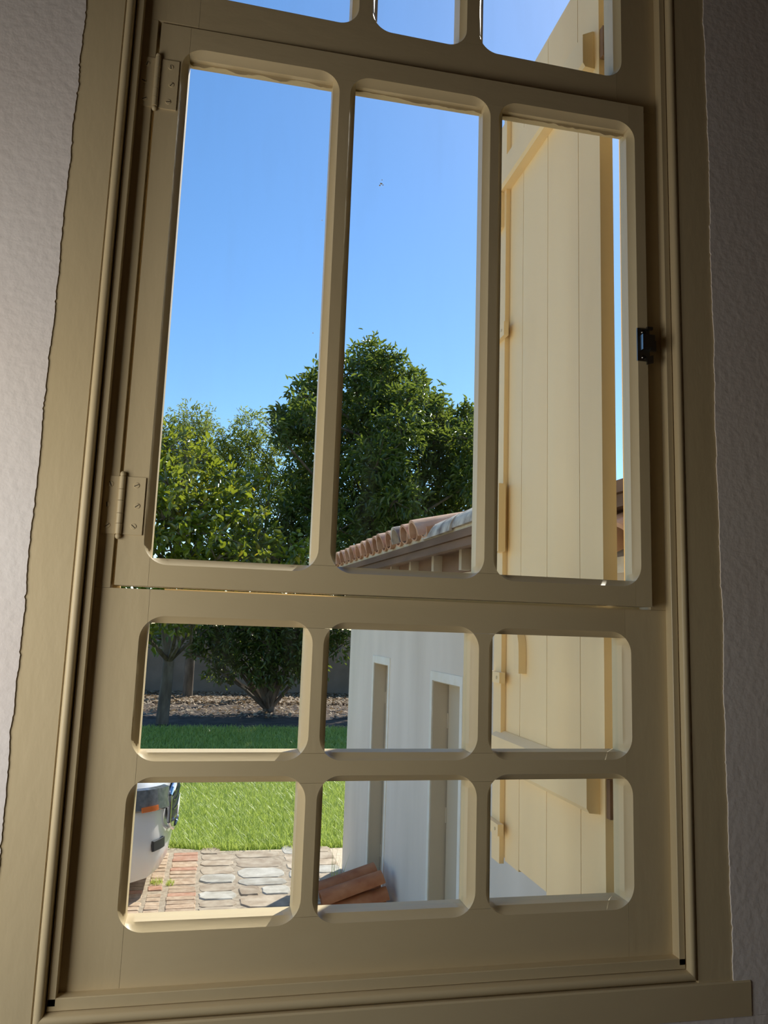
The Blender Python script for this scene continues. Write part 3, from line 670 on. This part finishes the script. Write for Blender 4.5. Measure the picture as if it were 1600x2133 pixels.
def foliage(clumps, n_per, L, aspect, seed, droop=.25, spread=1.0):
    r = np.random.default_rng(seed); Cs, Ds, Ns = [], [], []
    for (c, rad) in clumps:
        n = int(n_per*rad*rad); 
        if n < 4: n = 4
        # sprays: leaves in whorls around twig tips on the clump's shell
        nt_ = max(2, n//9); t = r.normal(size=(nt_, 3)); t /= np.linalg.norm(t, axis=1, keepdims=True)
        tips = np.array(c)+t*np.array(rad)*(r.uniform(.45, 1.05, (nt_, 1)))*np.array([1, 1, .85])
        for k in range(9):
            d = t*.55+r.normal(size=(nt_, 3))*.75+np.array([0, 0, .12]); Cs.append(tips+r.normal(size=(nt_, 3))*L*.45); Ds.append(d); Ns.append(r.normal(size=(nt_, 3))*.55+np.array([0, 0, 1.0]))
    C_ = np.concatenate(Cs); D_ = np.concatenate(Ds); N_ = np.concatenate(Ns); n = len(C_); l = L*r.uniform(.65, 1.25, n)
    return leaf_quads(C_, D_, N_, l, l*aspect, droop=droop)
def tree(name, label, base, clumps, trunk, mats, n_per, L, aspect, seed, droop=.25, group=None, branches=True):
    root = thing(name, base, label, 'tree', group)
    r = random.Random(seed); t = MB(); top = Vector(trunk[-1][0])
    t.tube([Vector(p) for p, _ in trunk], [q for _, q in trunk], n=10); tr = t.build('trunk', BARK, root, smooth=True)
    if branches:
        for (c, rad) in clumps:
            c = Vector(c); k = min(range(len(trunk)), key=lambda i: abs(Vector(trunk[i][0]).z-(c.z-1.1)) + .25*(Vector(trunk[i][0])-c).length); a = Vector(trunk[k][0])
            m1 = a.lerp(c, .5)+Vector((r.uniform(-.2, .2), r.uniform(-.2, .2), r.uniform(-.1, .3)))
            bb = MB(); r0 = min(.05, trunk[k][1]*.6); bb.tube([a, m1, c, c+(c-m1)*.2], [r0, r0*.7, r0*.4, .006], n=6)
            for _ in range(4):
                e = c+Vector((r.uniform(-1, 1), r.uniform(-1, 1), r.uniform(-.6, 1)))*rad*.9; bb.tube([c, e], [r0*.35, .004], n=5)
            bb.build('branch', BARK, root, fix=False)
    if not isinstance(mats, (list, tuple)): mats = [mats]
    V, Fq = foliage(clumps, n_per, L, aspect, seed, droop)
    me = bpy.data.meshes.new('foliage'); fast_mesh(me, V-np.array(base), Fq)
    for m in mats: me.materials.append(m)
    fo = bpy.data.objects.new('foliage', me); COL.objects.link(fo); fo.parent = root; fo['kind'] = 'stuff'
    return root, V, Fq, fo
def ray_dir(x, y):
    return (fw*F_PX+r2*(x-800)-u2*(y-1066.5)).normalized()
def at(x, y, Y):
    """garden point at depth Y seen in direction (x, y) - used only to read positions off the photograph"""
    d = ray_dir(x, y); c = cam.matrix_world.translation; return c+d*((Y-c.y)/d.y)
def clump_list(spec):
    return [(tuple(at(x, y, Y)), r) for x, y, Y, r in spec]
# big dark tree behind the outbuilding
BIG = ([(775, 745, 17.5, .62), (735, 775, 17, .6), (815, 775, 17.2, .55), (850, 800, 17.6, .6), (885, 830, 17, .55), (675, 790, 17.4, .5), (640, 825, 17, .55), (700, 830, 18, .8), (770, 830, 16.6, .75), (830, 860, 16.8, .75),
   (905, 875, 16.8, .6), (945, 885, 17.4, .6), (985, 880, 17.2, .62), (1030, 890, 17.4, .65), (610, 880, 17.2, .45), (585, 868, 17, .35), (640, 905, 17.8, .65), (720, 910, 17.4, .8), (790, 930, 16.6, .8), (870, 930, 16.4, .75), (940, 950, 16.6, .75), (1010, 960, 17, .8),
   (660, 985, 17.6, .8), (740, 1000, 16.8, .85), (820, 1010, 16.6, .85), (900, 1010, 16.4, .75), (970, 1030, 16.8, .8), (700, 1070, 17, .85), (780, 1085, 16.8, .85), (860, 1080, 17, .85), (940, 1095, 17, .8), (640, 1060, 17.4, .8), (1050, 1030, 17.2, .8)])
cl = clump_list(BIG)
cl += clump_list([(x+random.uniform(-18, 18), y+28+random.uniform(0, 18), Y+2.6, r) for x, y, Y, r in BIG[::2]]) + clump_list([(x+random.uniform(-14, 14), y+34, Y-1.7, r*.9) for x, y, Y, r in BIG[3::3]])
tb_ = at(760, 1475, 17.3)
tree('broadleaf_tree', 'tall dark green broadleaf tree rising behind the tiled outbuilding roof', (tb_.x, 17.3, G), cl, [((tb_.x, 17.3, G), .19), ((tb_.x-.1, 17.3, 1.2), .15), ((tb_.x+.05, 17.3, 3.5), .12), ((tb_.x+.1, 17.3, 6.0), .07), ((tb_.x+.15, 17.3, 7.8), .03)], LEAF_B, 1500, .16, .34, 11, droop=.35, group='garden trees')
# dark hanging tree in front of the garden wall
cl = clump_list([(600, 1080, 18, .9), (560, 1120, 17.6, .9), (640, 1150, 18.2, .9), (520, 1180, 17.8, .9), (590, 1220, 17.6, .9), (660, 1240, 18, .8), (500, 1260, 17.8, .8), (560, 1300, 17.4, .75), (620, 1320, 17.4, .7), (460, 1300, 17.8, .6), (440, 1350, 17.6, .45), (520, 1370, 17.3, .5), (600, 1385, 17.2, .5), (640, 1380, 17.6, .5), (700, 1300, 17.8, .7), (705, 1350, 17.6, .35), (690, 1200, 18, .8), (760, 1180, 18, .8), (480, 1120, 18.4, .8), (430, 1180, 18.6, .8), (400, 1240, 18.4, .8), (730, 1240, 18.2, .8), (455, 1395, 17.6, .3), (480, 1345, 17.2, .5), (560, 1345, 17, .5), (610, 1355, 17, .5), (540, 1400, 17, .35), (640, 1330, 17.2, .5), (420, 1320, 17.4, .5), (580, 1410, 17.1, .3), (510, 1310, 17, .6), (465, 1405, 17.3, .28), (330, 1330, 17.5, .35)])
b_ = at(560, 1470, 17.8)
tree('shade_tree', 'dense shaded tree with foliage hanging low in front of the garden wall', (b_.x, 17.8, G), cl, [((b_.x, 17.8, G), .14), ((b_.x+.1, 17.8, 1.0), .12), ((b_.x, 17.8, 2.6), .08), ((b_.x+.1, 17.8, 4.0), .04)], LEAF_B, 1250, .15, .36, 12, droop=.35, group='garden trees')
# two feathery pale trees in the distance
cl = clump_list([(405, 880, 21, .65), (380, 925, 21, .8), (440, 930, 20.6, .8), (345, 900, 21, .6), (410, 985, 20.6, .9), (350, 975, 20.6, .9), (470, 985, 20.4, .7), (310, 930, 21, .8), (300, 1000, 21, .9), (380, 1050, 20.6, .9)])
b_ = at(390, 1455, 20.8)
tree('feathery_tree', 'pale feathery tree with the highest tip of the two on the left', (b_.x, 20.8, G), cl, [((b_.x, 20.8, G), .14), ((b_.x, 20.8, 2.5), .11), ((b_.x, 20.8, 6.2), .03)], LEAF_C, 1700, .13, .22, 13, droop=.3, group='garden trees')
cl = clump_list([(520, 890, 20.6, .6), (500, 930, 20.4, .65), (545, 935, 20.6, .7), (520, 985, 20.2, .8), (575, 975, 20.4, .6), (560, 1030, 20, .8), (480, 1040, 20.2, .8), (600, 1030, 20.4, .7)])
b_ = at(535, 1455, 20.5)
tree('feathery_tree', 'pale feathery tree between the highest left tree and the big dark tree', (b_.x, 20.5, G), cl, [((b_.x, 20.5, G), .12), ((b_.x, 20.5, 2.5), .1), ((b_.x, 20.5, 6.0), .03)], LEAF_C, 1700, .13, .22, 14, droop=.3, group='garden trees')
# glossy large-leaved tree in front on the left
cl = clump_list([(350, 935, 14, .6), (300, 960, 14, .7), (395, 970, 13.8, .55), (450, 1010, 13.6, .55), (350, 1010, 13, .65), (290, 1030, 13.2, .65), (410, 1050, 13.2, .6), (480, 1060, 13.4, .6), (530, 1020, 14, .5), (340, 1080, 12.8, .6), (400, 1110, 12.8, .55), (460, 1115, 12.8, .6), (520, 1110, 13.2, .55), (290, 1110, 13, .6), (330, 1150, 12.8, .55), (390, 1165, 12.8, .5), (450, 1165, 12.6, .55), (510, 1160, 12.8, .5), (565, 1160, 13, .5), (610, 1140, 13, .48), (640, 1165, 13, .4), (270, 1200, 13.2, .7), (350, 1225, 13, .6), (430, 1230, 13, .55), (300, 1290, 13.4, .5), (360, 1285, 13.2, .4), (400, 1300, 13.6, .3)])
b_ = at(340, 1470, 15.4)
cl_g = cl
gt, GV, GF, gfo = tree('glossy_tree', 'sunlit tree with large glossy yellow green leaves at the left', (b_.x, 15.4, G), cl, [((b_.x, 15.4, G), .13), ((b_.x+.05, 15.4, .6), .11), ((b_.x-.1, 15.2, 1.6), .10), ((b_.x+.1, 14.8, 3.2), .07), ((b_.x+.1, 14.4, 4.6), .04)], [LEAF_A, LEAF_AY], 620, .165, .46, 15, droop=.22, group='garden trees')
# the nearest 300 leaves of that tree are pieces of their own; some leaves have turned yellow
n_leaf = len(GV)//6; cen = GV.reshape(n_leaf, 6, 3)[:, 0]
order = np.argsort(np.linalg.norm(cen-np.array(cam.matrix_world.translation), axis=1))[:300]
yel = (rng.random(n_leaf) < .05)
keep = np.ones(n_leaf, bool); keep[order] = False
Vk = GV.reshape(n_leaf, 6, 3)[keep].reshape(-1, 3); nk = int(keep.sum()); i = np.arange(nk)*6
me = bpy.data.meshes.new('foliage'); fast_mesh(me, Vk-np.array((b_.x, 15.4, G)), np.concatenate([np.stack([i, i+1, i+2, i+3], 1), np.stack([i, i+3, i+4, i+5], 1)])); me.materials.append(LEAF_A); me.materials.append(LEAF_AY)
yk = yel[keep]; me.polygons.foreach_set('material_index', np.concatenate([yk, yk]).astype(np.int32)); gfo.data = me
for q in order:
    lv = GV[q*6:q*6+6]; o0 = lv[0]; mb = MB(); mb.add([tuple(p-o0) for p in lv], [(0, 1, 2, 3), (0, 3, 4, 5)])
    me = mb.mesh('leaf', LEAF_AY if yel[q] else LEAF_A, fix=False); inst(me, 'leaf', gt, Matrix.Translation(Vector(o0)-Vector((b_.x, 15.4, G))))

# ------------------------------------------------------------------ parked white car (front end shows at the left)
CX, CY = -.125, 5.80          # nose tip, centre line; car points to +X
car = thing('car', (CX-1.9, CY, G), 'white car with a dark grille parked at the left edge of the courtyard', 'car')
def cloop(x, hw, z0, z1, crown=.04, tuck=.12, n=7):
    """cross-section at x: half width, sill height, top height"""
    pts = []
    zs = [z0, z0+(z1-z0)*.18, z0+(z1-z0)*.42, z0+(z1-z0)*.62, z0+(z1-z0)*.86, z1]
    ws = [hw-tuck, hw-.03, hw, hw-.012, hw-.045, hw-.13]
    R_ = [(x, CY-a, G+z) for a, z in zip(ws, zs)]; Lf = [(x, CY+a, G+z) for a, z in zip(ws[::-1], zs[::-1])]
    top = [(x, CY-(hw-.13)*f, G+z1+crown*(1-f*f)) for f in (.6, .2, -.2, -.6)]
    return R_+top+Lf
body = MB()
sec = [(-4.25, .70, .42, .90), (-4.15, .80, .30, .98), (-3.6, .87, .24, 1.0), (-2.6, .89, .22, .98), (-1.5, .89, .22, .97), (-1.05, .885, .22, .955), (-.7, .87, .22, .93), (-.45, .845, .15, .905), (-.28, .79, .14, .875), (-.15, .70, .15, .845), (-.07, .56, .18, .80), (-.02, .38, .24, .72), (0, .22, .34, .62)]
body.loft([cloop(CX+x, hw, a, c) for x, hw, a, c in sec]); body.build('body', CARW, car, smooth=True)
cab = MB(); secc = [(-4.0, .62, .97, 1.02), (-3.4, .70, .96, 1.38), (-2.7, .72, .95, 1.46), (-2.0, .72, .95, 1.44), (-1.2, .68, .94, .99)]
cab.loft([[(CX+x, CY-hw, G+a), (CX+x, CY-hw*.86, G+c), (CX+x, CY+hw*.86, G+c), (CX+x, CY+hw, G+a)] for x, hw, a, c in secc]); cab.build('cabin_glass', CARG, car, smooth=True)
rf_ = MB(); rf_.loft([[(CX+x, CY-.62, G+z), (CX+x, CY-.3, G+z+.04), (CX+x, CY+.3, G+z+.04), (CX+x, CY+.62, G+z), (CX+x, CY, G+z-.02)] for x, z in ((-3.45, 1.375), (-2.7, 1.455), (-2.0, 1.435))]); rf_.build('roof', CARW, car, smooth=True)
def nose_x(yo):   # x of the nose surface at lateral offset, mid height
    a = abs(yo); pts_ = [(0, 0), (.22, 0), (.38, -.02), (.56, -.07), (.70, -.15), (.79, -.28), (.845, -.45)]
    for (a0, x0), (a1, x1) in zip(pts_, pts_[1:]):
        if a <= a1: return x0+(x1-x0)*(a-a0)/(a1-a0)
    return -.45
# hood panel edge
for sg in (-1, 1):
    L_ = MB(); lo = []
    for k in range(9):
        a = .46+.355*k/8; xx = nose_x(a)
        lo.append([(CX+xx+.02, CY+sg*a, G+.640+.03*k/8), (CX+xx+.035, CY+sg*(a+.008), G+.655+.03*k/8), (CX+xx+.012, CY+sg*(a+.005), G+.800+.03*k/8), (CX+xx-.03, CY+sg*a, G+.812+.03*k/8), (CX+xx-.06, CY+sg*(a-.04), G+.72)])
    L_.loft(lo); hl = L_.build('headlight', LAMPG, car, smooth=True)
    A_ = MB(); lo = []
    for k in range(4):
        a = .66+.10*k/3; xx = nose_x(a); lo.append([(CX+xx+.036, CY+sg*(a+.014), G+.665), (CX+xx+.042, CY+sg*(a+.018), G+.67), (CX+xx+.036, CY+sg*(a+.016), G+.705), (CX+xx+.02, CY+sg*a, G+.70)])
    A_.loft(lo); A_.build('indicator', AMBER, hl, smooth=True)
    fg = MB(); lo = []
    for k in range(5):
        a = .50+.15*k/4; xx = nose_x(a); lo.append([(CX+xx+.004, CY+sg*a, G+.355), (CX+xx+.022, CY+sg*(a+.006), G+.36), (CX+xx+.018, CY+sg*(a+.006), G+.43), (CX+xx-.01, CY+sg*a, G+.435)])
    fg.loft(lo); fg.build('fog_recess', CARB, car, smooth=True)
gr = MB(); lo = []
for k in range(13):
    a = -.44+.88*k/12; xx = nose_x(a); tz = .80-.16*(abs(a)/.44)**3; bz_ = .46+.10*(abs(a)/.44)**3
    lo.append([(CX+xx+.012, CY+a, G+bz_), (CX+xx+.032, CY+a, G+bz_+.02), (CX+xx+.022, CY+a, G+tz-.02), (CX+xx-.012, CY+a, G+tz)])
gr.loft(lo); gri = gr.build('grille', CARB, car, smooth=True)
cs = MB()
for k in range(24):
    pass
ring = []
for k in range(28):
    t = 2*math.pi*k/28; a = .47*max(-1, min(1, 1.15*math.cos(t))); zz = .63+.19*max(-1, min(1, 1.2*math.sin(t))); ring.append(Vector((CX+nose_x(a)+.030-.05*max(0, (zz-.70)), CY+a, G+zz)))
cs.tube(ring+[ring[0]], [.016]*29, n=8); cs.build('grille_surround', CHROME, gri, smooth=True)
for zz in (.53, .60, .67, .74):
    sl = MB(); pts_ = [Vector((CX+nose_x(a)+.034, CY+a, G+zz)) for a in np.linspace(-.36, .36, 9)]; sl.tube(pts_, [.007]*9, n=6); sl.build('grille_bar', CHROME, gri, smooth=True)
npm = MB().box((CX+.030, CY-.20, G+.50), (CX+.042, CY+.20, G+.60)); npm.build('number_plate', FLECK, car)
for x in (-.85, -3.45):
    for sg in (-1, 1):
        wm = MB(); wm.cyl((CX+x, CY+sg*.70, G+.33), (CX+x, CY+sg*.895, G+.33), .33, n=28); wh = wm.build('wheel', RUBBER, car, smooth=True)
        rm = MB(); rm.cyl((CX+x, CY+sg*.88, G+.33), (CX+x, CY+sg*.902, G+.33), .21, .19, n=20); rm.build('rim', CHROME, wh, smooth=True)
